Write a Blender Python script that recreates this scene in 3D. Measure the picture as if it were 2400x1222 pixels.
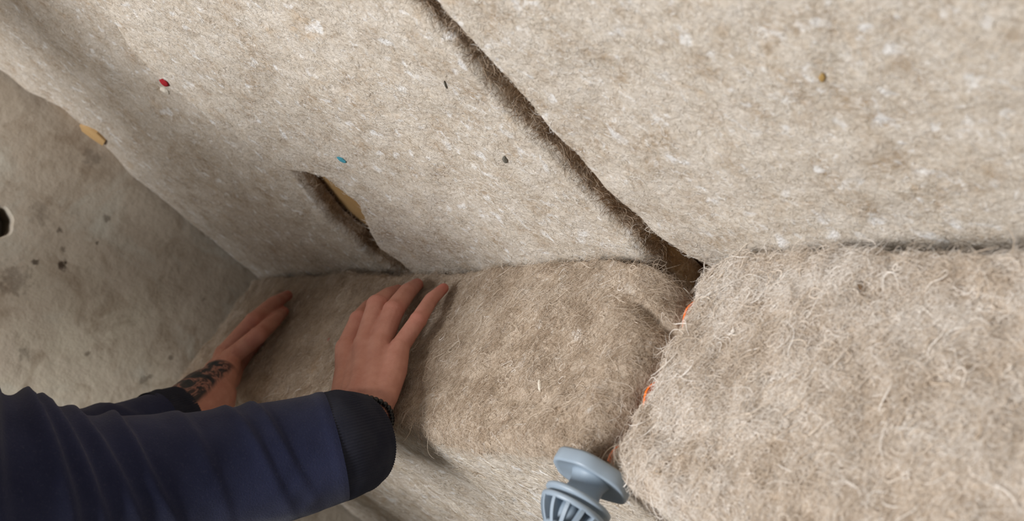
import bpy, bmesh, math
import numpy as np
from mathutils import Vector, Matrix

for o in list(bpy.data.objects):
    bpy.data.objects.remove(o)
SC = bpy.context.scene
COL = SC.collection
RNG = np.random.default_rng(7)

# ------------------------------------------------------------------ camera
FPX, PP = 2500.0, (1200.0, 611.0)
# rows: camera right, camera down, camera forward, in world axes
RC = np.array([[0.55471452, 0.49716544, -0.66717189],
               [-0.04639022, -0.78212249, -0.62139549],
               [-0.8307465, 0.37564735, -0.41079109]])
CAMP = np.array([0.0, 0.0, 1.0])
cam_d = bpy.data.cameras.new('camera')
cam = bpy.data.objects.new('camera', cam_d)
COL.objects.link(cam)
cam_d.sensor_fit = 'HORIZONTAL'
cam_d.sensor_width = 36.0
cam_d.lens = FPX / 2400.0 * 36.0
cam_d.clip_start = 0.01
cam.matrix_world = Matrix(((RC[0][0], -RC[1][0], -RC[2][0], CAMP[0]),
                           (RC[0][1], -RC[1][1], -RC[2][1], CAMP[1]),
                           (RC[0][2], -RC[1][2], -RC[2][2], CAMP[2]),
                           (0, 0, 0, 1)))
cam_d.dof.use_dof = True
cam_d.dof.focus_distance = 0.98
cam_d.dof.aperture_fstop = 7.0
SC.camera = cam

# ------------------------------------------------------------------ light
SC.view_settings.view_transform = 'Standard'
SC.view_settings.look = 'None'
SC.view_settings.gamma = 1.0
SC.view_settings.use_curve_mapping = False
SC.view_settings.exposure = 0.0
world = bpy.data.worlds.new('overcast_sky')
SC.world = world
world.use_nodes = True
bg = world.node_tree.nodes['Background']
bg.inputs[0].default_value = (0.93, 0.95, 1.0, 1)
bg.inputs[1].default_value = 0.19
key_d = bpy.data.lights.new('skylight_window', 'AREA')
key_d.shape = 'RECTANGLE'
key_d.size, key_d.size_y = 0.8, 0.8
key_d.energy = 80.0
key_d.color = (1.0, 0.995, 1.0)
key = bpy.data.objects.new('skylight_window', key_d)
COL.objects.link(key)
key.location = (-0.66, -1.42, 2.32)
key.rotation_euler = (Vector((-0.45, 0.40, 0.62)) - key.location).to_track_quat('-Z', 'Y').to_euler()

# ------------------------------------------------------------------ helpers
def lin(r, g, b):
    f = lambda c: c / 12.92 if c <= 0.04045 else ((c + 0.055) / 1.055) ** 2.4
    return (f(r / 255), f(g / 255), f(b / 255), 1.0)

def ray(px):
    return RC.T @ np.array([(px[0] - PP[0]) / FPX, (px[1] - PP[1]) / FPX, 1.0])
def on_z(px, z):
    d = ray(px); return CAMP + d * ((z - CAMP[2]) / d[2])
def on_y(px, y):
    d = ray(px); return CAMP + d * ((y - CAMP[1]) / d[1])
def on_x(px, x):
    d = ray(px); return CAMP + d * ((x - CAMP[0]) / d[0])
def at(px, depth):
    return CAMP + ray(px) * depth
def project(P):
    c = (P - CAMP) @ RC.T
    return PP[0] + FPX * c[:, 0] / c[:, 2], PP[1] + FPX * c[:, 1] / c[:, 2], c[:, 2]

HC = 0.553      # top of the two slabs standing on edge
YB = 0.41       # front face of the wall slabs
YW = 0.449      # sheathing behind them
XW = -1.672     # plaster wall

def _hash(ix, iy, iz, s):
    n = (ix.astype(np.int64) * 374761393 + iy.astype(np.int64) * 668265263 + iz.astype(np.int64) * 2147483647 + s * 1274126177) & 0xFFFFFFFF
    n = ((n ^ (n >> 13)) * 1274126177) & 0xFFFFFFFF
    n = (n ^ (n >> 16)) & 0xFFFFFFFF
    n = (n * 2246822519) & 0xFFFFFFFF
    return ((n ^ (n >> 15)) & 0xFFFFFF) / float(0xFFFFFF)
def vnoise(P, scale, seed=0):
    """value noise in -1..1 for an (N,3) array"""
    Q = np.asarray(P) / scale
    I = np.floor(Q).astype(np.int64); f = Q - I; f = f * f * (3 - 2 * f)
    r = 0
    for dx in (0, 1):
        for dy in (0, 1):
            for dz in (0, 1):
                w = (f[:, 0] if dx else 1 - f[:, 0]) * (f[:, 1] if dy else 1 - f[:, 1]) * (f[:, 2] if dz else 1 - f[:, 2])
                r = r + w * _hash(I[:, 0] + dx, I[:, 1] + dy, I[:, 2] + dz, seed)
    return r * 2 - 1

def tag(o, label=None, cat=None, group=None, kind=None):
    if label: o['label'] = label
    if cat: o['category'] = cat
    if group: o['group'] = group
    if kind: o['kind'] = kind
    return o
def empty(name, loc):
    o = bpy.data.objects.new(name, None); COL.objects.link(o); o.location = loc
    o.empty_display_size = 0.05
    return o
def mesh_obj(name, V, F, mat=None, parent=None, smooth=True, origin=None):
    V = np.asarray(V, float)
    org = np.zeros(3) if origin is None else np.asarray(origin, float)
    me = bpy.data.meshes.new(name)
    me.from_pydata((V - org).tolist(), [], [list(map(int, f)) for f in F])
    me.update()
    if smooth:
        me.polygons.foreach_set('use_smooth', [True] * len(me.polygons))
    if mat: me.materials.append(mat)
    o = bpy.data.objects.new(name, me); COL.objects.link(o)
    o.location = org
    if parent is not None:
        o.parent = parent
        o.matrix_parent_inverse = Matrix.Translation(-world_loc(parent))
    return o
def world_loc(o):
    loc = Vector((0, 0, 0)); p = o
    M = Matrix.Identity(4)
    while p is not None:
        M = (p.matrix_parent_inverse if p.parent else Matrix.Identity(4)) @ Matrix.Translation(p.location) @ M
        p = p.parent
    return M.translation
def bm_obj(name, bm, mat=None, parent=None, smooth=True, origin=None):
    bm.verts.index_update()
    V = [v.co[:] for v in bm.verts]; F = [[v.index for v in f.verts] for f in bm.faces]
    bm.free()
    return mesh_obj(name, V, F, mat, parent, smooth, origin)

# ------------------------------------------------------------------ materials
class N:
    def __init__(s, name, rough=0.9, spec=0.2):
        s.m = bpy.data.materials.new(name); s.m.use_nodes = True
        s.t = s.m.node_tree; s.n = s.t.nodes; s.l = s.t.links
        s.b = s.n['Principled BSDF']
        s.b.inputs['Roughness'].default_value = rough
        s.b.inputs['Specular IOR Level'].default_value = spec
        s.co = s.n.new('ShaderNodeTexCoord').outputs['Object']
    def val(s, sock, v):
        if hasattr(v, 'is_output'): s.l.new(v, sock)
        else: sock.default_value = v
    def noise(s, scale, detail=4, rough=0.55, dist=0.0, co=None, out='Fac'):
        n = s.n.new('ShaderNodeTexNoise'); s.l.new(co or s.co, n.inputs['Vector'])
        n.inputs['Scale'].default_value = scale; n.inputs['Detail'].default_value = detail
        n.inputs['Roughness'].default_value = rough; n.inputs['Distortion'].default_value = dist
        return n.outputs[out]
    def voro(s, scale, feature='F1', co=None, rnd=1.0):
        n = s.n.new('ShaderNodeTexVoronoi'); n.feature = feature; s.l.new(co or s.co, n.inputs['Vector'])
        n.inputs['Scale'].default_value = scale; n.inputs['Randomness'].default_value = rnd
        return n.outputs['Distance']
    def ramp(s, x, *stops):
        n = s.n.new('ShaderNodeValToRGB'); s.l.new(x, n.inputs[0]); e = n.color_ramp.elements
        while len(e) < len(stops): e.new(0.5)
        for k, (p, c) in enumerate(stops):
            e[k].position = p; e[k].color = c if not isinstance(c, (int, float)) else (c, c, c, 1)
        return n.outputs[0]
    def mix(s, f, a, b, mode='MIX'):
        n = s.n.new('ShaderNodeMix'); n.data_type = 'RGBA'; n.blend_type = mode
        s.val(n.inputs[0], f); s.val(n.inputs[6], a); s.val(n.inputs[7], b)
        return n.outputs[2]
    def math(s, op, a, b=0.0, clamp=False):
        n = s.n.new('ShaderNodeMath'); n.operation = op; n.use_clamp = clamp
        s.val(n.inputs[0], a); s.val(n.inputs[1], b)
        return n.outputs[0]
    def attr(s, name):
        n = s.n.new('ShaderNodeAttribute'); n.attribute_name = name; return n.outputs['Fac']
    def mapping(s, sc=(1, 1, 1), rot=(0, 0, 0), co=None):
        n = s.n.new('ShaderNodeMapping'); s.l.new(co or s.co, n.inputs[0])
        n.inputs['Scale'].default_value = sc; n.inputs['Rotation'].default_value = rot
        return n.outputs[0]
    def pos(s):
        return s.n.new('ShaderNodeNewGeometry').outputs['Position']
    def near(s, p, r, soft=0.6, warp=0.0, wscale=60):
        """1 inside radius r around world point p"""
        n = s.n.new('ShaderNodeVectorMath'); n.operation = 'DISTANCE'
        s.l.new(s.pos(), n.inputs[0]); n.inputs[1].default_value = tuple(map(float, p))
        d = n.outputs['Value']
        if warp:
            d = s.math('ADD', d, s.math('MULTIPLY', s.math('SUBTRACT', s.noise(wscale, 3), 0.5), warp))
        m = s.n.new('ShaderNodeMapRange'); m.interpolation_type = 'SMOOTHSTEP'
        s.l.new(d, m.inputs[0]); m.inputs[1].default_value = r; m.inputs[2].default_value = r * (1 - soft)
        return m.outputs[0]
    def color(s, c): s.val(s.b.inputs['Base Color'], c); return s
    def bump(s, h, strength=0.5, dist=0.002, prev=None):
        n = s.n.new('ShaderNodeBump'); n.inputs['Strength'].default_value = strength
        n.inputs['Distance'].default_value = dist; s.l.new(h, n.inputs['Height'])
        if prev: s.l.new(prev, n.inputs['Normal'])
        s.l.new(n.outputs[0], s.b.inputs['Normal']); return n.outputs[0]

def felt_material(name, base, light, dark, white, rust):
    m = N(name, 1.0, 0.05)
    c = m.ramp(m.noise(38, 6, 0.62), (0.30, dark), (0.5, base), (0.70, light))
    c = m.mix(m.ramp(m.noise(150, 3, 0.6, 0.8), (0.40, 0.0), (0.62, 0.55)), c, light)
    c = m.mix(m.ramp(m.noise(210, 3, 0.6, 1.2), (0.56, 0.0), (0.70, 0.5)), c, dark)
    # white wool nubs and larger pale felted patches
    c = m.mix(m.ramp(m.noise(62, 3, 0.5, 0.4), (0.60, 0.0), (0.70, 0.85)), c, white)
    c = m.mix(m.ramp(m.noise(120, 2, 0.5, 0.6), (0.64, 0.0), (0.72, 0.6)), c, white)
    c = m.mix(m.ramp(m.noise(21, 4, 0.6, 0.6), (0.63, 0.0), (0.74, 0.45)), c, rust)
    m.color(c)
    h = m.math('ADD', m.noise(170, 5, 0.65, 0.9), m.math('MULTIPLY', m.noise(45, 3), 1.6))
    m.bump(h, 0.75, 0.004)
    return m.m

def fibre_material(name, a, b, c, d):
    """tone attribute per strand: a dark tan .. d white"""
    m = N(name, 0.85, 0.15)
    m.color(m.ramp(m.attr('tone'), (0.0, a), (0.35, b), (0.72, c), (1.0, d)))
    return m.m

M_FACE = felt_material('felt_face', lin(193, 181, 165), lin(209, 200, 188), lin(164, 144, 121), lin(228, 226, 223), lin(184, 156, 120))
M_CUT = felt_material('felt_cut', lin(184, 166, 146), lin(203, 189, 172), lin(148, 127, 105), lin(218, 211, 202), lin(178, 149, 116))
M_FIB = fibre_material('wool_strand', lin(148, 126, 104), lin(190, 172, 151), lin(215, 201, 184), lin(238, 232, 224))
M_CURL = fibre_material('wool_curl', lin(164, 147, 124), lin(194, 182, 164), lin(214, 206, 193), lin(238, 235, 230))

# ------------------------------------------------------------------ the setting
def box_arrays(x0, x1, y0, y1, z0, z1):
    V = [(x, y, z) for z in (z0, z1) for y in (y0, y1) for x in (x0, x1)]
    F = [(0, 2, 3, 1), (4, 5, 7, 6), (0, 1, 5, 4), (2, 6, 7, 3), (0, 4, 6, 2), (1, 3, 7, 5)]
    return V, F

mf = N('floor_screed', 0.9)
mf.color(mf.ramp(mf.noise(9, 6), (0.3, lin(120, 112, 100)), (0.7, lin(150, 142, 128)))); mf.bump(mf.noise(80, 5), 0.3, 0.003)
V, F = box_arrays(XW - 0.12, 1.2, -1.9, YW + 0.12, -0.1, 0.0)
tag(mesh_obj('floor', V, F, mf.m, smooth=False), 'dusty grey screed floor under the slabs', kind='structure')

ms = N('tan_sheathing', 0.75, 0.25)
g = ms.noise(14, 5, 0.6, 0.5, ms.mapping((1, 1, 0.12)))
ms.color(ms.ramp(g, (0.3, lin(176, 140, 92)), (0.7, lin(204, 170, 120)))); ms.bump(g, 0.2, 0.001)
V, F = box_arrays(XW, 1.2, YW, YW + 0.12, 0.0, 1.9)
tag(mesh_obj('wall_back', V, F, ms.m, smooth=False), 'tan sheathing board behind the wool slabs, seen through the slit', kind='structure')

# plaster wall with the drilled hole
HOLE = on_x((-8, 521), XW); HR = 0.0215
mp = N('old_plaster', 0.92, 0.15)
c = mp.ramp(mp.noise(3.2, 6, 0.6, 0.4), (0.30, lin(158, 144, 127)), (0.50, lin(184, 173, 157)), (0.72, lin(198, 191, 172)))
c = mp.mix(mp.ramp(mp.noise(16, 5, 0.65, 0.8), (0.50, 0.0), (0.70, 0.65)), c, lin(136, 118, 98))
c = mp.mix(mp.ramp(mp.noise(8, 6, 0.65, 1.4), (0.52, 0.0), (0.68, 0.65)), c, lin(192, 190, 178))
c = mp.mix(mp.ramp(mp.noise(34, 4, 0.7, 0.6), (0.68, 0.0), (0.76, 0.55)), c, lin(92, 76, 58))
for q, r, k in (((148, 622), 0.010, 0.9), ((148, 585), 0.005, 0.5), ((83, 614), 0.0065, 0.8), ((140, 540), 0.005, 0.6),
                ((228, 570), 0.004, 0.7), ((338, 890), 0.009, 0.4), ((352, 882), 0.006, 0.4), ((400, 840), 0.005, 0.5), ((205, 830), 0.004, 0.5), ((250, 512), 0.007, 0.5), ((60, 830), 0.012, 0.35), ((95, 500), 0.02, 0.25), ((30, 660), 0.03, 0.35),
                ((335, 325), 0.02, 0.3), ((215, 370), 0.018, 0.35)):
    c = mp.mix(mp.math('MULTIPLY', mp.near(on_x(q, XW), r, 0.7, r * 2.6, 110), k), c, lin(58, 44, 32))
mp.color(c)
b0 = mp.bump(mp.noise(7, 4, 0.5), 0.5, 0.02)
mp.bump(mp.noise(60, 6, 0.65), 0.5, 0.004, b0)
bm = bmesh.new()
NS = 48
y0, y1, z0, z1 = -1.9, YW, 0.0, 1.9
def sq(a):  # point on the rectangle border in direction a
    cy, cz = math.cos(a), math.sin(a)
    t = min(((y1 - HOLE[1]) / cy) if cy > 1e-9 else 9e9, ((y0 - HOLE[1]) / cy) if cy < -1e-9 else 9e9,
            ((z1 - HOLE[2]) / cz) if cz > 1e-9 else 9e9, ((z0 - HOLE[2]) / cz) if cz < -1e-9 else 9e9)
    return HOLE[1] + t * cy, HOLE[2] + t * cz
ang = sorted([2 * math.pi * k / NS for k in range(NS)] + [math.atan2(zz - HOLE[2], yy - HOLE[1]) % (2 * math.pi) for yy in (y0, y1) for zz in (z0, z1)])
rings = []
for dx, kind in ((0, 'out'), (0, 1.12), (-0.003, 1.0), (-0.09, 0.97)):
    ring = []
    for k, a in enumerate(ang):
        if kind == 'out': yy, zz = sq(a)
        else:
            rr = HR * kind * (1 + 0.05 * math.sin(3 * a + 1) + 0.03 * math.sin(7 * a))
            yy, zz = HOLE[1] + rr * math.cos(a), HOLE[2] + rr * math.sin(a)
        ring.append(bm.verts.new((XW + dx, yy, zz)))
    rings.append(ring)
for A, B in zip(rings, rings[1:]):
    for k in range(len(A)):
        j = (k + 1) % len(A)
        bm.faces.new((A[k], A[j], B[j], B[k]))
bm.faces.new(rings[-1])
back = [bm.verts.new((XW - 0.12, v.co.y, v.co.z)) for v in rings[0]]
for k in range(len(back)):
    j = (k + 1) % len(back); bm.faces.new((rings[0][j], rings[0][k], back[k], back[j]))
bm.faces.new(back[::-1])
bmesh.ops.recalc_face_normals(bm, faces=bm.faces)
tag(bm_obj('wall_left', bm, mp.m, smooth=False), 'stained grey beige plaster wall with a round drilled hole', kind='structure')

# ------------------------------------------------------------------ wool slabs
def grid01(n):
    s = np.linspace(0, 1, n)
    return 0.65 * s + 0.35 * (0.5 - 0.5 * np.cos(np.pi * s))
def interp(xs, ys):
    i = np.argsort(xs); xs = np.array(xs)[i]; ys = np.array(ys)[i]
    return lambda q: np.interp(q, xs, ys)

def slab(name, o, eu, ev, th, Lf, Rf, Bf, Tf, ub, vb, rad, mats, res=0.006, amp=0.003, bulge=None, seed=0, ragged=0.003, fine=0.45):
    """rounded felt slab: front grid between four edge curves, sides, back. Returns (object, V, tri arrays)"""
    o = np.array(o, float); eu = np.array(eu, float); ev = np.array(ev, float); en = np.cross(eu, ev)
    nu = max(8, int((ub[1] - ub[0]) / res)); nv = max(8, int((vb[1] - vb[0]) / res))
    S, T = np.meshgrid(grid01(nu), grid01(nv), indexing='ij')
    v = vb[0] + T * (vb[1] - vb[0]); u = ub[0] + S * (ub[1] - ub[0])
    for _ in range(3):
        lu, ru = Lf(v), Rf(v); u = lu + S * (ru - lu)
        bv, tv = Bf(u), Tf(u); v = bv + T * (tv - bv)
    # ragged outline
    P0 = np.stack([u, v, 0 * u + seed], -1).reshape(-1, 3)
    jit = (vnoise(P0, 0.03, seed) + 0.7 * vnoise(P0, 0.012, seed + 1)).reshape(u.shape) * ragged
    du = np.minimum(u - lu, ru - u); dv = np.minimum(v - bv, tv - v)
    e = np.exp(-np.minimum(du, dv) / 0.012)
    sgn_u = np.where(S < 0.5, -1, 1); sgn_v = np.where(T < 0.5, -1, 1)
    ju = np.exp(-du / 0.012) * jit * sgn_u; jv = np.exp(-dv / 0.012) * jit * sgn_v
    drop = np.zeros_like(u)
    for d, r in ((u - lu, rad[0]), (ru - u, rad[1]), (v - bv, rad[2]), (tv - v, rad[3])):
        if r > 0:
            q = np.clip(r - d, 0, r); drop += r - np.sqrt(r * r - q * q)
    u = u + ju; v = v + jv
    Pn = np.stack([u, v, 0 * u + 3.7], -1).reshape(-1, 3)
    hgt = (vnoise(Pn, 0.09, seed + 2) * 1.2 + vnoise(Pn, 0.035, seed + 3) * 0.8 + vnoise(Pn, 0.014, seed + 4) * fine).reshape(u.shape) * amp
    off = hgt - drop
    if bulge is not None: off = off + bulge(u, v)
    X = o + u[..., None] * eu + v[..., None] * ev + off[..., None] * en
    idx = np.arange(nu * nv).reshape(nu, nv)
    V = [X.reshape(-1, 3)]; F = []
    q = np.stack([idx[:-1, :-1], idx[1:, :-1], idx[1:, 1:], idx[:-1, 1:]], -1).reshape(-1, 4)
    F += q.tolist(); mi = [0] * len(q)
    loop = np.concatenate([idx[:, 0], idx[-1, 1:], idx[-2::-1, -1], idx[0, -2:0:-1]])
    nl = len(loop); Lp = X.reshape(-1, 3)[loop]; offl = off.reshape(-1)[loop]
    nd = max(3, int(th / (res * 1.5)))
    prev = loop; base = nu * nv
    cen = Lp.mean(0)
    outd = Lp - np.roll(Lp, 1, 0); outd = np.cross(outd + np.roll(outd, -1, 0), en)
    outd /= np.linalg.norm(outd, axis=1)[:, None] + 1e-9
    for k in range(1, nd + 1):
        t = k / nd
        Q = Lp + en * (-(th + offl) * t)[:, None]
        w = vnoise(Q, 0.03, seed + 6) * amp * 0.8 + vnoise(Q, 0.11, seed + 7) * amp
        Q = Q + outd * (w * min(1, t * 6) * (1 if k < nd else 0))[:, None]
        V.append(Q)
        cur = base + np.arange(nl); base += nl
        a, b = prev, np.roll(prev, -1); c2, d2 = np.roll(cur, -1), cur
        F += np.stack([a, d2, c2, b], -1).tolist(); mi += [1] * nl
        prev = cur
    F.append(prev.tolist()); mi.append(1)
    V = np.concatenate(V)
    lo = V.min(0); hi = V.max(0)
    org = np.array([(lo[0] + hi[0]) / 2, (lo[1] + hi[1]) / 2, lo[2]])
    ob = mesh_obj(name, V, F, None, origin=org)
    for m in mats: ob.data.materials.append(m)
    ob.data.polygons.foreach_set('material_index', mi)
    quads = np.array([f for f in F[:-1]], int)
    return ob, V, quads, np.array(mi[:-1])

def in_view(P, mx=260, my=200):
    x, y, d = project(P)
    return (d > 0.2) & (x > -mx) & (x < 2400 + mx) & (y > -my) & (y < 1222 + my)

def fibres(name, parent, V, quads, density, mat, length, lift, radius, flow_ang, spread, curl, tone, seed, steps=7, keep=None, clump=0.35, maxn=200000):
    """wool strands rooted on the faces, lying along a flow field; one strand set per slab"""
    rng = np.random.default_rng(seed)
    A, B, C, D = (V[quads[:, k]] for k in range(4))
    nrm = np.cross(C - A, D - B); ar = np.linalg.norm(nrm, axis=1) * 0.5
    nrm = nrm / (2 * ar[:, None] + 1e-12)
    cen = (A + B + C + D) / 4
    ok = in_view(cen) & (((CAMP - cen) * nrm).sum(1) > -0.02)
    if keep is not None: ok &= keep(cen, nrm)
    w = np.where(ok, ar, 0); tot = w.sum()
    if tot < 1e-6: return None
    n = min(maxn, int(tot * density * 1e4))
    f = rng.choice(len(quads), n, p=w / tot)
    s, t = rng.random((2, n, 1))
    P = (A[f] * (1 - s) + B[f] * s) * (1 - t) + (D[f] * (1 - s) + C[f] * s) * t
    nn = nrm[f]
    dens = vnoise(P, 0.02, seed + 11)                       # tufts and thin spots
    k = rng.random(n) < np.clip(0.65 + clump * 1.6 * dens, 0.15, 1); P, nn = P[k], nn[k]; n = len(P)
    ref = np.where(np.abs(nn[:, :1]) > 0.8, np.array([[0, 0, 1.0]]), np.array([[1.0, 0, 0]]))
    t1 = ref - (ref * nn).sum(1)[:, None] * nn; t1 /= np.linalg.norm(t1, axis=1)[:, None]
    t2 = np.cross(nn, t1)
    a = flow_ang + vnoise(P, 0.05, seed + 12) * 1.6 + vnoise(P, 0.016, seed + 13) * 1.5 + rng.normal(0, spread, n)
    a += np.where(rng.random(n) < 0.5, math.pi, 0)
    L = length[0] + (length[1] - length[0]) * rng.random(n) ** 2.2
    K = rng.normal(0, curl, n)                               # turn over the whole strand
    W = rng.normal(0, curl * 0.6, n); ph = rng.random(n) * 6.28
    H = L * (lift[0] + (lift[1] - lift[0]) * rng.random(n) ** 1.6)
    end = rng.uniform(0.55, 1.1, n)
    pts = np.empty((n, steps, 3)); cur = P - nn * 0.0004
    ds = L / (steps - 1)
    for j in range(steps):
        q = j / (steps - 1)
        pts[:, j] = cur + nn * (H * np.sin(np.pi * q * end))[:, None]
        aa = a + K * q + W * np.sin(ph + 5 * q)
        cur = cur + (np.cos(aa) * ds)[:, None] * t1 + (np.sin(aa) * ds)[:, None] * t2
    prof = 1 - 0.65 * np.linspace(0, 1, steps) ** 2
    rad = (radius[0] + (radius[1] - radius[0]) * rng.random(n) ** 2.5)[:, None] * prof[None]
    tn = np.clip(tone[0] + tone[1] * rng.normal(0, 1, n) + 0.20 * vnoise(P, 0.028, seed + 14) + 0.14 * vnoise(P, 0.011, seed + 15), 0, 1)
    cv = bpy.data.hair_curves.new(name)
    cv.add_curves([steps] * n)
    org = np.array(world_loc(parent))
    cv.points.foreach_set('position', (pts - org).astype(np.float32).ravel())
    at_ = cv.attributes.get('radius') or cv.attributes.new('radius', 'FLOAT', 'POINT')
    at_.data.foreach_set('value', rad.astype(np.float32).ravel())
    at2 = cv.attributes.new('tone', 'FLOAT', 'CURVE'); at2.data.foreach_set('value', tn.astype(np.float32))
    cv.materials.append(mat)
    ob = bpy.data.objects.new(name, cv); COL.objects.link(ob)
    ob.parent = parent
    ob['kind'] = 'stuff'
    return ob

zc = lambda px: on_z(px, HC)
yb = lambda px: on_y(px, YB)
const = lambda c: (lambda q: c + 0 * q)

# --- the two slabs standing on edge, cut edge upwards
c_right = [zc(q) for q in ((1590, 640), (1600, 690), (1575, 760), (1500, 890), (1440, 1000), (1395, 1055))]
c_back = [zc(q) for q in ((620, 660), (800, 640), (940, 616), (1200, 600), (1440, 585))]
Rf = interp([p[1] for p in c_right], [p[0] - 0.012 for p in c_right])
Tf = interp([-1.7] + [p[0] for p in c_back] + [-0.69, -0.645, -0.60], [0.416] + [0.416 if p[0] < -1.2 else min(p[1], 0.407) - 0.004 for p in c_back] + [0.394, 0.378, 0.360])
Bf = interp([-1.7, -1.3, -0.93, -0.86, -0.786, -0.725, -0.60], [0.208, 0.200, 0.206, 0.203, 0.204, 0.208, 0.209])
def c_bulge(u, v):
    h = -0.012 * np.exp(-((u + 0.645) / 0.03) ** 2 - ((v - 0.375) / 0.03) ** 2)
    # crease in front of the loose corner flap
    d = (v - 0.335) + 0.55 * (u + 0.64)
    h = h - 0.010 * np.exp(-(d / 0.006) ** 2) * np.clip((u + 0.70) / 0.04, 0, 1)
    return h
slabC, VC, QC, MC = slab('insulation_batt', (0, 0, HC), (1, 0, 0), (0, 1, 0), HC, const(-1.664), Rf, Bf, Tf, (-1.664, -0.62), (0.205, 0.405),
                     (0.02, 0.034, 0.016, 0.007), (M_CUT, M_FACE), 0.005, 0.0030, c_bulge, 11, fine=0.95)
tag(slabC, 'long wool insulation slab under both hands, fluffy cut edge upwards', 'insulation', 'wool slabs standing on edge')
fibres('fibres', slabC, VC, QC[MC == 0], 125, M_FIB, (0.006, 0.024), (0.02, 0.15), (0.00007, 0.00017), 0.9, 0.5, 2.3, (0.38, 0.20), 21, 9)
fibres('loose_strands', slabC, VC, QC[MC == 0], 1.1, M_FIB, (0.010, 0.036), (0.02, 0.12), (0.00016, 0.00036), 0.9, 1.2, 2.6, (0.66, 0.16), 23, 12)
fibres('front_fibres', slabC, VC, QC[MC == 1], 16, M_CURL, (0.006, 0.020), (0.0, 0.10), (0.00014, 0.0003), -0.7, 0.35, 0.8, (0.55, 0.22), 22,
       keep=lambda c, n: c[:, 2] > 0.1)

d_left = [zc(q) for q in ((1640, 600), (1625, 630), (1605, 690), (1560, 770), (1495, 910), (1440, 1000), (1405, 1065))]
Lf = interp([0.15] + [p[1] for p in d_left], [-0.604] + [p[0] + 0.003 for p in d_left])
Bf = interp([-0.62, -0.60, -0.55, -0.50, -0.40, -0.2, 0.1], [0.211, 0.204, 0.188, 0.180, 0.176, 0.18, 0.185])
Tf = interp([-0.64, -0.62, -0.605, -0.557, -0.477, -0.408, -0.351, 0.1], [0.380, 0.384, 0.396, 0.400, 0.396, 0.390, 0.386, 0.384])
slabD, VD, QD, MD = slab('insulation_batt', (0, 0, HC), (1, 0, 0), (0, 1, 0), HC, Lf, const(0.10), Bf, Tf, (-0.61, 0.10), (0.19, 0.40),
                     (0.016, 0.02, 0.020, 0.010), (M_CUT, M_FACE), 0.004, 0.0034, None, 31, fine=1.1)
tag(slabD, 'wool insulation slab nearest the camera, shaggy cut edge upwards beside the orange strip', 'insulation', 'wool slabs standing on edge')
fibres('fibres', slabD, VD, QD[MD == 0], 140, M_FIB, (0.006, 0.025), (0.03, 0.20), (0.00008, 0.00020), 0.9, 0.6, 2.6, (0.78, 0.18), 41, 9)
fibres('loose_strands', slabD, VD, QD[MD == 0], 3.0, M_FIB, (0.010, 0.036), (0.02, 0.2), (0.00025, 0.0005), 0.9, 1.2, 3.0, (0.74, 0.16), 43, 12)
fibres('front_fibres', slabD, VD, QD[MD == 1], 22, M_CURL, (0.006, 0.018), (0.0, 0.14), (0.00014, 0.0003), -0.7, 0.4, 0.9, (0.62, 0.22), 42,
       keep=lambda c, n: c[:, 2] > 0.25)

# --- the three wall slabs
TOPZ = 1.40
def edge_z(pxs, ext, yy=YB, dx=0.0):
    """edge x as a function of z from traced pixels, run on to the floor and above the frame"""
    p = [on_y(q, yy) for q in pxs]
    zs = [q[2] for q in p]; xs = [q[0] + dx for q in p]
    return interp([0.0, min(zs) - 0.06] + zs + [TOPZ], [ext[0], ext[0]] + xs + [ext[1]])
L1a = edge_z(((0, 190), (60, 215), (150, 262), (240, 345), (340, 445), (400, 500), (495, 585), (560, 640)), (-1.665, -1.66), YB + 0.012)
L1a_ = lambda z: np.maximum(L1a(z), -1.666)
R1a = edge_z(((235, 0), (300, 110), (390, 205), (540, 300), (673, 393), (722, 451), (788, 528), (836, 566), (866, 604)), (-1.20, -1.16), YB + 0.013)
L1b = edge_z(((235, 0), (300, 110), (390, 205), (540, 300), (673, 393), (709, 398), (762, 413), (803, 444), (841, 474), (859, 512), (874, 540), (889, 568), (925, 596), (942, 609)), (-1.12, -1.14))
R1b = edge_z(((990, 0), (1110, 120), (1200, 260), (1300, 360), (1400, 470), (1470, 540), (1500, 565)), (-0.71, -0.685), YB, -0.009)
L2 = edge_z(((1030, 0), (1130, 110), (1290, 300), (1400, 410), (1520, 530), (1630, 610)), (-0.652, -0.655))
gap = 0.0018
AX = ((1, 0, 0), (0, 0, 1))
def below(v):
    return 0.010 * np.clip((HC - 0.012 - v) / 0.03, 0, 1)
def b1a(u, v):
    near_slit = np.exp(-((u + 1.16) / 0.10) ** 2)
    return -0.012 - 0.004 * near_slit - below(v)
s1a, V1a, Q1a, M1a = slab('insulation_batt', (0, YB, 0), *AX, 0.035, L1a_, lambda z: R1a(z) - gap, const(0.0), const(TOPZ), (-1.66, -1.17), (0, TOPZ),
                    (0.008, 0.008, 0.004, 0.004), (M_FACE, M_CUT), 0.007, 0.0026, b1a, 51, 0.0022)
tag(s1a, 'shaded wool insulation slab on the wall left of the slit, next to the plaster wall', 'insulation', 'wool slabs on the wall')
def b1b(u, v):
    return 0.002 + 0.003 * np.exp(-((u + 1.15) / 0.05) ** 2) - below(v)
s1b, V1b, Q1b, M1b = slab('insulation_batt', (0, YB, 0), *AX, 0.035, lambda z: L1b(z) + gap, R1b, const(0.0), const(TOPZ), (-1.15, -0.69), (0, TOPZ),
                    (0.005, 0.007, 0.004, 0.004), (M_FACE, M_CUT), 0.006, 0.0026, b1b, 61, 0.0026)
tag(s1b, 'wool insulation slab on the wall between the torn slit and the long gap', 'insulation', 'wool slabs on the wall')
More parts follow.
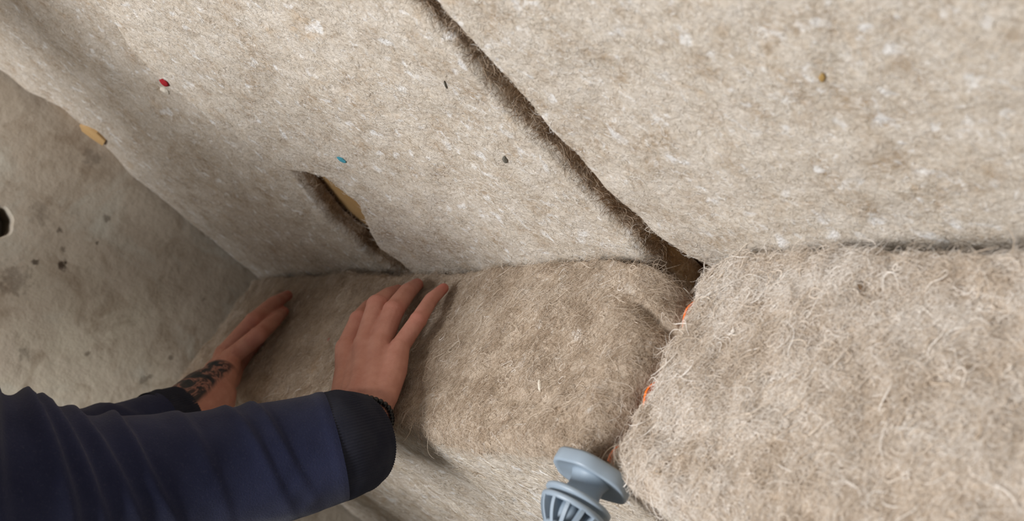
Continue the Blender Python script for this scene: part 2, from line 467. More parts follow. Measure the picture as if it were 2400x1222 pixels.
s2, V2, Q2, M2 = slab('insulation_batt', (0, YB, 0), *AX, 0.035, L2, const(0.12), const(0.0), const(TOPZ), (-0.655, 0.12), (0, TOPZ),
                    (0.004, 0.01, 0.004, 0.004), (M_FACE, M_CUT), 0.006, 0.0026, lambda u, v: 0.003 - below(v), 71, 0.0026)
tag(s2, 'pale wool insulation slab on the wall, right of the long diagonal gap', 'insulation', 'wool slabs on the wall')
# torn tan backing peeping out at the shaded batt's edge
tp = [on_y(q, YB + 0.011) for q in ((186, 294), (205, 300), (226, 312), (246, 331), (240, 342), (216, 326), (192, 308))]
bm = bmesh.new()
fa = [bm.verts.new(p) for p in tp]; fb = [bm.verts.new(p + np.array([0, 0.004, 0])) for p in tp]
bm.faces.new(fa); bm.faces.new(fb[::-1])
for k in range(len(fa)):
    j = (k + 1) % len(fa); bm.faces.new((fa[j], fa[k], fb[k], fb[j]))
bmesh.ops.recalc_face_normals(bm, faces=bm.faces)
bm_obj('torn_backing', bm, ms.m, s1a, smooth=False)['label'] = 'scrap of tan backing'
up = lambda c, n: c[:, 2] > HC - 0.03
for k, (ob, V, Q, MI, dn) in enumerate(((s1a, V1a, Q1a, M1a, 20), (s1b, V1b, Q1b, M1b, 34), (s2, V2, Q2, M2, 40))):
    fibres('fibres', ob, V, Q[MI == 0], dn, M_CURL, (0.004, 0.015), (0.03, 0.10), (0.00008, 0.00018), -0.55, 0.8, 2.8, (0.70, 0.18), 81 + k, keep=up)
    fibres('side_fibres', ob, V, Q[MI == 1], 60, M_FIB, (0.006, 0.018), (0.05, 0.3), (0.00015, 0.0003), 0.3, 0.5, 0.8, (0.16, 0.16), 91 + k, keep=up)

# ------------------------------------------------------------------ orange strip between the standing batts
mo = N('orange_plastic', 0.45, 0.4)
mo.color(mo.ramp(mo.noise(30, 3), (0.3, lin(236, 104, 24)), (0.7, lin(250, 128, 40)))); mo.bump(mo.noise(200, 2), 0.1, 0.0005)
bm = bmesh.new()
ys = np.linspace(0.214, 0.384, 40)
top = HC - 0.026 + 0.014 * sum(np.exp(-((ys - c) / w) ** 2) for c, w in ((0.352, 0.020), (0.276, 0.018), (0.219, 0.020)))
xm = interp([p[1] for p in d_left], [p[0] - 0.0045 for p in d_left])(ys)
xm = np.convolve(np.pad(xm, 4, 'edge'), np.ones(9) / 9, 'valid')
rows = [[bm.verts.new((xm[k] + dx, ys[k], z)) for k in range(40)] for dx, z in ((-0.001, 0), (-0.001, None), (0.001, None), (0.001, 0)) for z in [z if z is not None else -1]]
for r in (1, 2):
    for k in range(40): rows[r][k].co.z = top[k]
for r in range(4):
    A, B = rows[r], rows[(r + 1) % 4]
    for k in range(39): bm.faces.new((A[k], A[k + 1], B[k + 1], B[k]))
bm.faces.new([rows[r][0] for r in range(4)]); bm.faces.new([rows[r][-1] for r in range(4)][::-1])
bmesh.ops.recalc_face_normals(bm, faces=bm.faces)
tag(bm_obj('plastic_strip', bm, mo.m, smooth=False, origin=(-0.62, 0.3, 0)), 'thin orange plastic strip in the joint between the two standing wool slabs', 'strip')

# ------------------------------------------------------------------ grey plastic fixing with the basket end
mg = N('grey_plastic', 0.42, 0.45)
mg.color(mg.ramp(mg.noise(25, 3), (0.3, lin(140, 154, 167)), (0.7, lin(152, 166, 178)))); mg.bump(mg.noise(350, 2), 0.06, 0.0004)
AXC = np.array([-0.616, 0.0, HC - 0.0055])     # axis runs along -y
def lathe(profile, seg=64, shape=None, close=True):
    """profile: (y, r) pairs along the fixing's axis"""
    bm = bmesh.new(); rings = []
    for y, r in profile:
        ring = []
        for k in range(seg):
            a = 2 * math.pi * k / seg
            rr = r * (shape(a) if shape else 1)
            ring.append(bm.verts.new((AXC[0] + rr * math.cos(a), y, AXC[2] + rr * math.sin(a))))
        rings.append(ring)
    pairs = list(zip(rings, rings[1:])) + ([(rings[-1], rings[0])] if close == 'ring' else [])
    for A, B in pairs:
        for k in range(seg):
            j = (k + 1) % seg; bm.faces.new((A[k], A[j], B[j], B[k]))
    if close is True:
        bm.faces.new(rings[0][::-1]); bm.faces.new(rings[-1])
    bmesh.ops.recalc_face_normals(bm, faces=bm.faces)
    return bm
fix = empty('plastic_fixing', (AXC[0], 0.17, AXC[2] - 0.035))
tag(fix, 'grey plastic fixing with ribbed basket end, wedged at the joint of the standing slabs', 'fixing')
octo = lambda a: 1 + 0.028 * math.cos(6 * a + 0.5)
F0 = 0.199
bm_obj('disc', lathe([(F0 + 0.004, 0.024), (F0 + 0.004, 0.0287), (F0 + 0.002, 0.0297), (F0 - 0.0055, 0.0297), (F0 - 0.0075, 0.0289), (F0 - 0.0065, 0.026), (F0 - 0.0045, 0.017), (F0 - 0.0045, 0.008)], 72, octo), mg.m, fix)
bm_obj('stem', lathe([(F0 - 0.003, 0.016), (F0 - 0.006, 0.0145), (F0 - 0.010, 0.0130), (F0 - 0.015, 0.0128), (F0 - 0.0195, 0.0145), (F0 - 0.0225, 0.018)], 48), mg.m, fix)
Y1 = F0 - 0.0215
bm_obj('flange', lathe([(Y1, 0.012), (Y1 - 0.0002, 0.0245), (Y1 - 0.0012, 0.0258), (Y1 - 0.0032, 0.0258), (Y1 - 0.0042, 0.0248), (Y1 - 0.0045, 0.0225), (Y1 - 0.0075, 0.0225), (Y1 - 0.0075, 0.012)], 72), mg.m, fix)
Y2 = Y1 - 0.0075
bm_obj('basket_ring', lathe([(Y2, 0.0205), (Y2, 0.0252), (Y2 - 0.0012, 0.0258), (Y2 - 0.0035, 0.0252), (Y2 - 0.0042, 0.0238), (Y2 - 0.003, 0.0205)], 72, None, 'ring'), mg.m, fix)
Y3 = Y2 - 0.019
bm_obj('nose_ring', lathe([(Y3 + 0.002, 0.0105), (Y3 + 0.0024, 0.0148), (Y3 - 0.0006, 0.0152), (Y3 - 0.0028, 0.0138), (Y3 - 0.003, 0.0105)], 60, None, 'ring'), mg.m, fix)
bm_obj('core', lathe([(Y2 + 0.001, 0.0105), (Y2 - 0.006, 0.0100), (Y3 + 0.004, 0.0085), (Y3 + 0.002, 0.0070)], 40), mg.m, fix)
rib_n = 13
rib_mesh = None
for k in range(rib_n):
    if rib_mesh is None:
        bm = bmesh.new(); secs = []
        for t in np.linspace(0, 1, 9):
            y = Y2 - 0.002 + (Y3 - Y2 + 0.002) * t
            ro = 0.0250 + (0.0148 - 0.0250) * t ** 1.7
            ri = max(0.0095, ro - 0.0095 * (1 - 0.45 * t))
            w = 0.0014
            secs.append([bm.verts.new((r, y, z)) for r, z in ((ri, -w * 0.8), (ro, -w), (ro, w), (ri, w * 0.8))])
        for A, B in zip(secs, secs[1:]):
            for j in range(4): bm.faces.new((A[j], A[(j + 1) % 4], B[(j + 1) % 4], B[j]))
        bm.faces.new(secs[0][::-1]); bm.faces.new(secs[-1])
        bmesh.ops.recalc_face_normals(bm, faces=bm.faces)
        rib_mesh = bpy.data.meshes.new('rib'); bm.to_mesh(rib_mesh); bm.free(); rib_mesh.materials.append(mg.m)
    r = bpy.data.objects.new('rib', rib_mesh); COL.objects.link(r)
    r.parent = fix
    r.location = (0, -fix.location.y, AXC[2] - fix.location.z)
    r.rotation_euler = (0, 2 * math.pi * k / rib_n + 0.1, 0)

# ------------------------------------------------------------------ coloured flecks felted into the wool
def fleck(name, pos, nrm, size, mat, seed, parent, label=None, stretch=(1, 1)):
    bm = bmesh.new(); bmesh.ops.create_icosphere(bm, subdivisions=3, radius=1)
    n = Vector(nrm); t = n.orthogonal().normalized(); b = n.cross(t)
    for v in bm.verts:
        c = np.array([v.co[:]]); k = 1 + 0.28 * float(vnoise(c, 0.6, seed)[0])
        v.co = Vector(pos) + size * k * (t * v.co.x * stretch[0] + b * v.co.y * stretch[1] + n * v.co.z * 0.4)
    return_o = bm_obj(name, bm, mat, parent)
    if label: return_o['label'] = label
    return return_o
def plain(name, c, rough=0.9):
    m = N(name, rough, 0.1); c = np.array(c)
    m.color(m.ramp(m.noise(300, 3), (0.3, tuple(c[:3] * 0.75) + (1,)), (0.7, tuple(c[:3]) + (1,)))); m.bump(m.noise(700, 3), 0.4, 0.001)
    return m.m
from mathutils.bvhtree import BVHTree
def spot(V, Q, px):
    t = BVHTree.FromPolygons(V.tolist(), Q.tolist()); d = Vector(ray(px)).normalized()
    loc, n, _, _ = t.ray_cast(Vector(CAMP), d)
    if loc is None: return None, None
    if n.dot(d) > 0: n = -n
    return loc + n * 0.0008, n
M_RED = plain('red_wool', lin(160, 40, 46)); M_WHT = plain('white_wool', lin(236, 228, 212)); M_TEAL = plain('teal_wool', lin(78, 150, 166))
M_GRY = plain('grey_wool', lin(112, 108, 98)); M_OCH = plain('ochre_wool', lin(178, 146, 92)); M_BRN = plain('brown_wool', lin(104, 82, 62))
for nm, V, Q, par, px, size, mat, lab, st in (
        ('red_fleck', V1b, Q1b, s1b, (386, 193), .0062, M_RED, 'dark red wool fleck', (1.0, 1.0)),
        ('white_fleck', V1a, Q1a, s1a, (387, 211), .0056, M_WHT, 'cream wool fleck under the red one', (1, 1)),
        ('teal_fleck', V1b, Q1b, s1b, (801, 373), .0040, M_TEAL, 'teal blue wool fleck', (0.8, 1.4)),
        ('grey_fleck', V1b, Q1b, s1b, (1184, 373), .0028, M_GRY, 'dark grey fleck', (1.5, 0.8)),
        ('dark_strand', V1b, Q1b, s1b, (1045, 197), .0020, M_GRY, 'dark strand', (3.0, 0.35)),
        ('ochre_fleck', V2, Q2, s2, (1928, 180), .0022, M_OCH, 'ochre fleck', (1.8, 0.8)),
        ('brown_fleck', VD, QD, slabD, (2018, 672), .0030, M_BRN, 'dark brown fleck', (0.7, 1.7)),
        ('pink_fleck', VC, QC, slabC, (772, 797), .0026, plain('pink_wool', lin(176, 110, 100)), 'faded pink fleck', (0.8, 1.4)),
        ('white_fleck', VC, QC, slabC, (1266, 905), .0030, M_WHT, 'white wool strand', (0.6, 2.4))):
    p, n = spot(V, Q, px)
    if p is None:
        V, Q, par = (V1a, Q1a, s1a) if par is s1b else (V1b, Q1b, s1b)
        p, n = spot(V, Q, px)
    if p is None: print('no surface at', nm, px); continue
    fleck(nm, p, n, size, mat, len(nm), par, lab, st)

# ------------------------------------------------------------------ the person
def capsule(bm, a, b, ra, rb, seg=14, flat=None):
    a, b = Vector(a), Vector(b); d = b - a; L = d.length
    d = d.normalized() if L > 1e-6 else Vector((0, 0, 1))
    t = Vector(flat[0]) - d * d.dot(Vector(flat[0])) if flat else d.orthogonal()
    t.normalize(); w = d.cross(t); fl = flat[1] if flat else 1.0   # fl scales along t
    prof = [(-ra * math.cos(x), ra * math.sin(x)) for x in np.linspace(0.12, math.pi / 2, 5)] + \
           [(L * k, ra + (rb - ra) * k) for k in (0.25, 0.5, 0.75)] + \
           [(L + rb * math.cos(x), rb * math.sin(x)) for x in np.linspace(math.pi / 2, 0.12, 5)]
    rings = [[bm.verts.new(a + d * s + (t * math.cos(2 * math.pi * k / seg) * fl + w * math.sin(2 * math.pi * k / seg)) * r) for k in range(seg)] for s, r in prof]
    for A, B in zip(rings, rings[1:]):
        for k in range(seg):
            j = (k + 1) % seg; bm.faces.new((A[k], A[j], B[j], B[k]))
    bm.faces.new(rings[0][::-1]); bm.faces.new(rings[-1])
def chain(bm, pts, rad, flat=None):
    for k in range(len(pts) - 1): capsule(bm, pts[k], pts[k + 1], rad[k], rad[k + 1], flat=flat)
def ball(bm, c, r, sc=(1, 1, 1)):
    m = Matrix.Translation(Vector(c)) @ Matrix.Diagonal((r * sc[0], r * sc[1], r * sc[2], 1))
    bmesh.ops.create_icosphere(bm, subdivisions=3, radius=1, matrix=m)
def fuse(bm, voxel, smooth=6, fac=0.5):
    """one skin over overlapping volumes"""
    bmesh.ops.recalc_face_normals(bm, faces=bm.faces)
    me = bpy.data.meshes.new('tmp'); bm.to_mesh(me); bm.free()
    o = bpy.data.objects.new('tmp', me); COL.objects.link(o)
    r = o.modifiers.new('r', 'REMESH'); r.mode = 'VOXEL'; r.voxel_size = voxel
    s = o.modifiers.new('s', 'SMOOTH'); s.factor = fac; s.iterations = smooth
    dg = bpy.context.evaluated_depsgraph_get(); ev = o.evaluated_get(dg); m2 = ev.to_mesh()
    V = np.empty(len(m2.vertices) * 3); m2.vertices.foreach_get('co', V)
    F = [list(p.vertices) for p in m2.polygons]
    ev.to_mesh_clear(); bpy.data.objects.remove(o); bpy.data.meshes.remove(me)
    return V.reshape(-1, 3), F
def join(parts):
    Vs, Fs, n = [], [], 0
    for V, F in parts:
        Vs.append(np.asarray(V)); Fs += [[i + n for i in f] for f in F]; n += len(V)
    return np.concatenate(Vs), Fs

hz = lambda px, dz: on_z(px, HC + dz)
RH = dict(
    pinky=[hz((936, 815), .028), hz((980, 751), .025), hz((1011, 702), .017), hz((1040, 676), .008)],
    ring=[hz((890, 808), .037), hz((922, 729), .038), hz((955, 685), .024), hz((978, 667), .009)],
    middle=[hz((858, 808), .043), hz((884, 716), .045), hz((912, 694), .028), hz((934, 682), .010)],
    index=[hz((815, 818), .047), hz((843, 752), .046), hz((866, 722), .028), hz((884, 708), .010)])
RW = [hz((899, 930), .028), hz((872, 928), .036), hz((842, 926), .042), hz((808, 922), .044)]   # across the wrist, pinky side first
R_wrist = at((856, 985), 1.018)
R_path = [(at(q, d), r) for q, d, r in (((850, 1030), 1.006, .0430), ((804, 1042), .986, .0485), ((786, 1047), .981, .0510), ((650, 1083), .965, .0545), ((450, 1112), .93, .0535), ((300, 1128), .90, .0545), ((180, 1133), .875, .056), ((60, 1136), .85, .064))]
R_elbow = R_path[-1][0]
LH = dict(
    index=[hz((540, 840), .042), hz((604, 787), .039), hz((642, 753), .023), hz((665, 731), .009)],
    middle=[hz((526, 830), .042), hz((594, 753), .044), hz((641, 712), .028), hz((674, 693), .010)],
    ring=[hz((522, 836), .031), hz((588, 764), .032), hz((628, 722), .019), hz((652, 702), .009)],
    pinky=[hz((518, 843), .022), hz((576, 775), .021), hz((602, 742), .014), hz((622, 716), .008)])
LW = [hz((502, 868), .036), hz((508, 872), .041), hz((518, 876), .043), hz((532, 882), .040)]
L_path = [(at(q, d), r) for q, d, r in (((514, 886), 1.345, .029), ((486, 930), 1.325, .036), ((428, 980), 1.285, .038), ((300, 1030), 1.22, .040), ((100, 1080), 1.15, .046))]
L_elbow = L_path[-1][0]
R_sh = np.array([-1.00, -0.15, 1.15]); L_sh = np.array([-1.40, -0.15, 1.15])

fr = {'pinky': (.0100, .0088, .0076, .0058), 'ring': (.0124, .0112, .0098, .0072), 'middle': (.0128, .0114, .0100, .0074), 'index': (.0126, .0112, .0098, .0074)}
def hand(H, Wr, wrist, arm, thumb, order):
    bm = bmesh.new()
    for n, r in fr.items():
        chain(bm, H[n], r)
        ball(bm, H[n][1], r[1] * 1.06)                        # knuckle
    for n, w in zip(order, Wr):
        m = (np.array(H[n][0]) * 0.55 + np.array(w) * 0.45) - np.array([0, 0, 0.002])
        chain(bm, [H[n][0], m, w], (fr[n][0] * 1.08, .0135, .0140))
    ms = [H[n][0] for n in order]
    for k in range(3):                                         # web between the metacarpals
        a = (np.array(ms[k]) + ms[k + 1]) / 2 - np.array([0, 0, 0.003]); b = (np.array(Wr[k]) + Wr[k + 1]) / 2
        chain(bm, [a * 0.85 + b * 0.15, b], (.0105, .0135))
    pc = np.mean(ms + list(Wr), axis=0)
    ball(bm, pc - np.array([0, 0, 0.010]), 0.026, (1, 1, 0.55))
    for w in Wr: capsule(bm, w, wrist, .0140, .0215)
    chain(bm, thumb, (.016, .0125, .0105, .0085))
    chain(bm, [wrist] + [p for p, r in arm], [.0235] + [r for p, r in arm])
    return fuse(bm, 0.0013, 7)
R_arm = [(R_path[3][0], .028), (R_path[5][0], .036), (R_elbow, .042)]
r_thumb = [hz((825, 930), .034), hz((818, 880), .026), hz((822, 830), .018), hz((838, 800), .012)]
l_thumb = [hz((535, 888), .032), hz((552, 858), .022), hz((580, 825), .014), hz((606, 800), .010)]
VR, FR = hand(RH, RW, R_wrist, R_arm, r_thumb, ['pinky', 'ring', 'middle', 'index'])
VL, FL = hand(LH, LW[::1], np.array(L_path[0][0]), [(p, r) for p, r in L_path[1:3]] + [(L_path[3][0], .036), (L_elbow, .040)], l_thumb, ['pinky', 'ring', 'middle', 'index'])

# body under the clothes, head and neck (outside the frame, above the arms)
mid = (R_sh + L_sh) / 2
pelvis = np.array([mid[0], -0.52, 0.56])
neck = mid + np.array([0, 0.03, 0.07]); head = mid + np.array([0, 0.12, 0.22])
bm = bmesh.new()
chain(bm, [pelvis, (pelvis + mid) / 2, mid - np.array([0, 0.01, 0.08])], (.13, .125, .14), ((0, 1, 0.5), 0.72))
capsule(bm, R_sh, L_sh, .055, .055); chain(bm, [mid, neck, head - np.array([0, 0.02, 0.05])], (.07, .056, .054))
for sh, el in ((R_sh, R_elbow), (L_sh, L_elbow)): capsule(bm, sh, el, .052, .040)
for sx in (-1, 1):
    hip = pelvis + np.array([sx * 0.09, 0, -0.02]); knee = np.array([mid[0] + sx * 0.12, -0.16, 0.075]); ank = np.array([mid[0] + sx * 0.11, -0.60, 0.06])
    chain(bm, [hip, knee, ank, ank + np.array([0, -0.12, -0.02])], (.085, .060, .042, .035))
ball(bm, head, 0.098, (0.80, 0.98, 1.18))
ball(bm, head + np.array([0, 0.035, -0.055]), 0.066, (0.85, 0.9, 1.0))
capsule(bm, head + np.array([0, 0.088, 0.01]), head + np.array([0, 0.108, -0.028]), .010, .014)      # nose
for sx in (-1, 1):
    ball(bm, head + np.array([sx * 0.080, -0.005, -0.01]), 0.028, (0.35, 0.7, 1.05))                 # ears
    capsule(bm, head + np.array([sx * 0.018, 0.093, 0.028]), head + np.array([sx * 0.05, 0.080, 0.028]), .010, .008)
capsule(bm, head + np.array([-0.02, 0.088, -0.062]), head + np.array([0.02, 0.088, -0.062]), .008, .008)
VB, FB = fuse(bm, 0.006, 6)
person = empty('person', (float(mid[0]), -0.42, 0.0))
tag(person, 'person in a navy sweatshirt pressing both hands onto the wool slab, one forearm tattooed', 'person')
Vb, Fb = join(((VR, FR), (VL, FL), (VB, FB)))

msk = N('skin', 0.55, 0.35)
c = msk.ramp(msk.noise(55, 5, 0.6), (0.3, lin(184, 126, 109)), (0.7, lin(202, 147, 129)))
c = msk.mix(msk.math('MULTIPLY', msk.attr('red'), 0.75), c, lin(196, 104, 92))
ink = msk.math('MULTIPLY', msk.attr('ink'), msk.ramp(msk.noise(40, 4, 0.55, 1.2), (0.38, 1.0), (0.50, 0.92), (0.56, 0.30), (0.62, 0.92)))
c = msk.mix(ink, c, lin(34, 42, 48))
msk.color(c)
msk.b.inputs['Subsurface Weight'].default_value = 0.12
msk.b.inputs['Subsurface Radius'].default_value = (0.004, 0.0015, 0.0008)
wv = msk.noise(420, 3, 0.6)
msk.bump(msk.math('ADD', wv, msk.math('MULTIPLY', msk.noise(130, 3), 1.5)), 0.25, 0.0010)
body = mesh_obj('body', Vb, Fb, msk.m, person)
red = np.zeros(len(Vb)); inkv = np.zeros(len(Vb))
nr, nlh = len(VR), len(VL)
for H in (RH, LH):
    for n in H:
        for j, (k, s) in enumerate(((0, .012), (1, .011), (2, .009), (3, .014))):
            red = np.maximum(red, (0.15, 0.5, 0.35, 0.95)[j] * np.exp(-((Vb - H[n][k]) ** 2).sum(1) / s ** 2))
P = VL; a0, a1, a2 = L_path[0][0], L_path[1][0], L_path[2][0]
ax = (a2 - a0) / np.linalg.norm(a2 - a0); s = (P - a0) @ ax
side = (P - a0 - s[:, None] * ax) @ (-RC[0] * 0.8 - RC[1] * 0.6)       # towards the outer side of the forearm
inkv[nr:nr + nlh] = np.clip((s + 0.026) / 0.022, 0, 1) * np.clip((side + 0.010) / 0.006, 0, 1)
for nm, arr in (('red', red), ('ink', inkv)):
    a = body.data.attributes.new(nm, 'FLOAT', 'POINT'); a.data.foreach_set('value', arr.astype(np.float32))
print('hands', len(VR), len(VL), len(VB))

# sleeves
def frames(pts):
    pts = np.array(pts); T = np.gradient(pts, axis=0); T /= np.linalg.norm(T, axis=1)[:, None]
    n = np.array([0, 0, 1.0]); out = []
    for t in T:
        n = n - t * (n @ t); n /= np.linalg.norm(n); out.append((t, n.copy(), np.cross(t, n)))
    return out
def resample(pr, step):
    P = np.array([p for p, r in pr]); r = np.array([r for p, r in pr])
    s = np.concatenate([[0], np.cumsum(np.linalg.norm(np.diff(P, axis=0), axis=1))])
    q = np.linspace(0, s[-1], max(4, int(s[-1] / step)))
    def cr(vals):
        m = np.gradient(vals, s, axis=0); i = np.clip(np.searchsorted(s, q) - 1, 0, len(s) - 2); h = s[i + 1] - s[i]; t = (q - s[i]) / h
        h00, h10, h01, h11 = 2*t**3-3*t**2+1, t**3-2*t**2+t, -2*t**3+3*t**2, t**3-t**2
        if vals.ndim == 2: h00, h10, h01, h11, h = (x[:, None] for x in (h00, h10, h01, h11, h))
        return h00 * vals[i] + h10 * h * m[i] + h01 * vals[i + 1] + h11 * h * m[i + 1]
    return cr(P), cr(r), q
def tube(pr, step, seg, disp):
    P, r, s = resample(pr, step); fr_ = frames(P); phi = np.arange(seg) * 2 * math.pi / seg
    V = []; F = []
    for k in range(len(P)):
        t, n, b = fr_[k]; rr = r[k] + disp(s[k], phi)
        V.append(P[k] + rr[:, None] * (np.cos(phi)[:, None] * n + np.sin(phi)[:, None] * b))
    for k in range(len(P) - 1):
        for j in range(seg):
            i = (j + 1) % seg; F.append((k * seg + j, k * seg + i, (k + 1) * seg + i, (k + 1) * seg + j))
    return np.concatenate(V), F
def folds(lst, seed):
    def d(s, phi):
        o = 0 * phi
        for s0, tilt, ph, w, a in lst:
            c = np.cos(phi - ph)
            u = (s - s0 - tilt * c) / w
            u = np.where(u < 0, u * 2.4, u * 0.75)          # steep on the wrist side, easing off towards the elbow
            o = o + a * np.exp(-u * u) * (0.55 + 0.45 * c)
        q = np.stack([np.cos(phi) * 0.05, np.sin(phi) * 0.05, 0 * phi + s], -1)
        return o + 0.0016 * vnoise(q, 0.035, seed) + 0.0007 * vnoise(q, 0.014, seed + 1)
    return d
mn = N('navy_fleece', 0.95, 0.1)
c = mn.ramp(mn.noise(14, 4, 0.6), (0.3, lin(34, 38, 62)), (0.7, lin(46, 50, 76)))
c = mn.mix(mn.ramp(mn.noise(420, 3, 0.7), (0.55, 0.0), (0.75, 0.35)), c, lin(70, 72, 90))
mn.color(c); mn.bump(mn.noise(600, 4, 0.7), 0.5, 0.0012)
mn.b.inputs['Sheen Weight'].default_value = 0.12
mn.b.inputs['Sheen Roughness'].default_value = 0.5
mc = N('navy_rib', 0.9, 0.12)
mc.color(mc.ramp(mc.noise(30, 4), (0.3, lin(42, 44, 56)), (0.7, lin(56, 58, 68)))); mc.bump(mc.noise(600, 3), 0.4, 0.001)

R_sleeve = [(p, r) for p, r in R_path[2:]] + [((R_elbow * 0.5 + R_sh * 0.5), .070), (R_sh, .078)]
# a seam ridge at the cuff, then slanting folds, deepest at the elbow
Rf_ = folds([(0.004, 0.0, 0, 0.003, 0.0012), (0.050, 0.022, 0.6, 0.008, 0.0035), (0.072, 0.024, 0.4, 0.007, 0.0030), (0.120, 0.020, 0.2, 0.010, 0.003),
             (0.165, 0.034, 0.0, 0.008, 0.006), (0.198, 0.034, 0.2, 0.008, 0.007), (0.228, 0.030, 0.3, 0.008, 0.010), (0.252, 0.022, 0.4, 0.008, 0.011), (0.290, 0.018, 0.2, 0.014, 0.017)], 5)
sl1 = tube(R_sleeve, 0.003, 120, Rf_)
L_sleeve = [(p, r) for p, r in ((L_path[2][0] * 0.55 + L_path[3][0] * 0.45, .042), (L_path[3][0], .043), (L_elbow, .055))] + [(L_elbow * 0.5 + L_sh * 0.5, .068), (L_sh, .078)]
sl2 = tube(L_sleeve, 0.005, 80, folds([(0.05, 0.02, 0.5, 0.01, 0.004), (0.10, 0.02, 0.2, 0.01, 0.005)], 9))
bm = bmesh.new()
chain(bm, [pelvis + np.array([0, 0, 0.02]), (pelvis + mid) / 2, mid - np.array([0, 0.01, 0.07])], (.15, .15, .165), ((0, 1, 0.5), 0.76))
capsule(bm, R_sh, L_sh, .078, .078)
torso = fuse(bm, 0.008, 5)
Vs, Fs = join((sl1, sl2, torso))
shirt = mesh_obj('sweatshirt', Vs, Fs, mn.m, person)
shirt['label'] = 'navy fleece sweatshirt with folded sleeves'
def cuff(pr, ribs, inner):
    P, r, s = resample(pr, 0.0022); fr_ = frames(P); seg = ribs * 4; phi = np.arange(seg) * 2 * math.pi / seg
    rib = 0.00045 * np.cos(phi * ribs); V = []; F = []
    rows = [(k, 0.0, 1) for k in range(len(P) - 1, -1, -1)] + [(0, -0.0014, 1), (0, -0.0032, 0.6)] + [(k, -0.0040, 0.4) for k in range(1, inner)]
    for k, dr, rb in rows:
        t, n, b = fr_[k]
        w = 0.0010 * np.sin(2 * phi + 1.0 + 40 * s[k]) + 0.0012 * np.exp(-((s[k] - 0.018 - 0.006 * np.cos(phi)) / 0.003) ** 2)
        rr = r[k] + dr + rib * rb + w
        pos = P[k] - (t * 0.0010 if (k == 0 and dr == -0.0014) else 0)
        V.append(pos + rr[:, None] * (np.cos(phi)[:, None] * n + np.sin(phi)[:, None] * b))
    for k in range(len(rows) - 1):
        for j in range(seg):
            i = (j + 1) % seg; F.append((k * seg + j, k * seg + i, (k + 1) * seg + i, (k + 1) * seg + j))
    return np.concatenate(V), F
V, F = cuff([(p, r) for p, r in R_path[:2]] + [(R_path[2][0], R_path[2][1] - .0015), (R_path[2][0] * 0.8 + R_path[3][0] * 0.2, .0485)], 110, 14)
ck = mesh_obj('cuff', V, F, mc.m, shirt); ck['label'] = 'ribbed navy cuff'
# left cuff pushed up the forearm, black ribbing
a = L_path[2][0]; b_ = L_sleeve[0][0]
V, F = cuff([(a, .0385), ((a + b_) / 2, .040), (b_ + (b_ - a) * 0.2, .0425)], 80, 8)
mesh_obj('cuff', V, F, mc.m, shirt)
# trousers and hair
mt = N('dark_trousers', 0.95, 0.1); mt.color(mt.ramp(mt.noise(20, 4), (0.3, lin(44, 44, 48)), (0.7, lin(58, 58, 62)))); mt.bump(mt.noise(300, 3), 0.3, 0.001)
bm = bmesh.new()
capsule(bm, pelvis + np.array([-0.05, 0, 0.0]), pelvis + np.array([0.05, 0, 0.0]), .125, .125)
for sx in (-1, 1):
    hip = pelvis + np.array([sx * 0.09, 0, -0.02]); knee = np.array([mid[0] + sx * 0.12, -0.16, 0.076]); ank = np.array([mid[0] + sx * 0.11, -0.60, 0.066])
    chain(bm, [hip, knee, ank], (.098, .072, .056))
V, F = fuse(bm, 0.008, 5); mesh_obj('trousers', V, F, mt.m, person)
mh = N('brown_hair', 0.6, 0.3); mh.color(mh.ramp(mh.noise(200, 3, 0.6, 0, mh.mapping((1, 0.2, 1))), (0.3, lin(52, 38, 28)), (0.7, lin(84, 64, 46)))); mh.bump(mh.noise(500, 2), 0.5, 0.002)
bm = bmesh.new()
ball(bm, head + np.array([0, -0.012, 0.022]), 0.104, (0.82, 0.95, 1.08))
for v in list(bm.verts):
    if v.co.y > head[1] + 0.045 and v.co.z < head[2] + 0.06: v.co.y = head[1] + 0.045
    if v.co.z < head[2] - 0.045: v.co.z = head[2] - 0.045
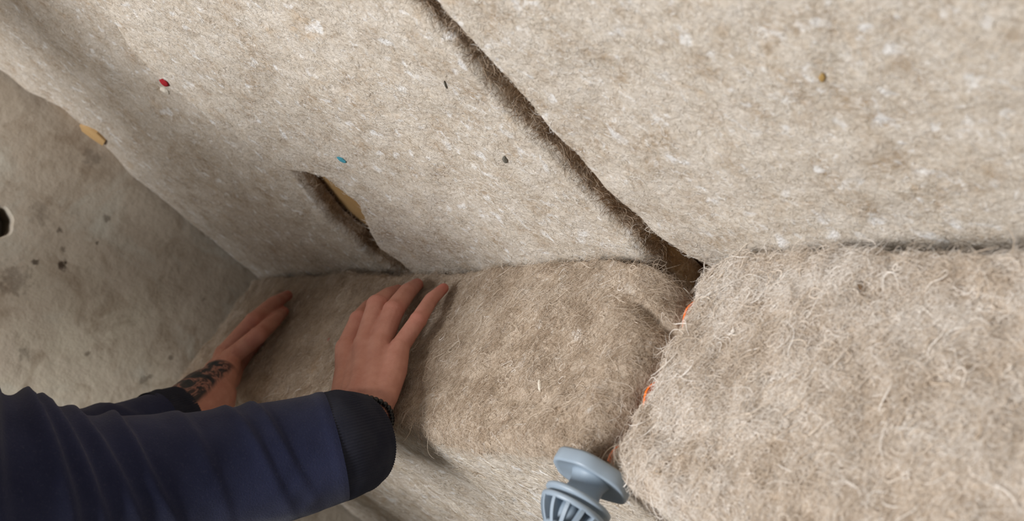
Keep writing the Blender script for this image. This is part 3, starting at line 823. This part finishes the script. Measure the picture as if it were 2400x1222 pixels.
V, F = fuse(bm, 0.006, 4); mesh_obj('hair', V, F, mh.m, person)
me_ = plain('eye_dark', lin(40, 30, 24), 0.2)
for sx in (-1, 1):
    bm = bmesh.new(); ball(bm, head + np.array([sx * 0.033, 0.082, 0.012]), 0.0125, (1.1, 0.8, 0.7)); bm_obj('eye', bm, me_, person)

# bead bracelet at the near wrist
mb = N('black_bead', 0.3, 0.5); mb.color(mb.ramp(mb.noise(200, 2), (0.3, lin(14, 14, 16)), (0.7, lin(26, 26, 30)))); mb.bump(mb.noise(900, 2), 0.05, 0.0003)
wc = np.mean(RW, axis=0) * 0.24 + R_wrist * 0.76 + 0.002 * RC[0]
axd = (np.mean(RW, axis=0) - R_wrist); axd /= np.linalg.norm(axd)
axd = axd * 0.75 + (R_path[0][0] - R_path[1][0]) / np.linalg.norm(R_path[0][0] - R_path[1][0]) * 0.5; axd /= np.linalg.norm(axd)
e1 = np.array(RW[0]) - np.array(RW[3]); e1 -= axd * (e1 @ axd); e1 /= np.linalg.norm(e1); e2 = np.cross(axd, e1)
br = empty('bead_bracelet', tuple(map(float, wc))); tag(br, 'black bead bracelet at the mouth of the navy cuff', 'bracelet')
bm = bmesh.new(); bmesh.ops.create_uvsphere(bm, u_segments=14, v_segments=10, radius=0.0029)
bead = bpy.data.meshes.new('bead'); bm.to_mesh(bead); bm.free(); bead.materials.append(mb.m)
bead.polygons.foreach_set('use_smooth', [True] * len(bead.polygons))
rel = VR - wc; axial = rel @ axd; rel = rel[np.abs(axial) < 0.004]
ra = np.arctan2(rel @ e2, rel @ e1); rl = np.hypot(rel @ e1, rel @ e2)
NBE = 34
for k in range(NBE):
    a = 2 * math.pi * k / NBE
    near_ = np.abs((ra - a + math.pi) % (2 * math.pi) - math.pi) < 0.2
    rad_ = (np.median(rl[near_]) if near_.any() else 0.03) + 0.0022
    o = bpy.data.objects.new('bead', bead); COL.objects.link(o); o.parent = br
    o.location = tuple(map(float, (e1 * math.cos(a) + e2 * math.sin(a)) * rad_))
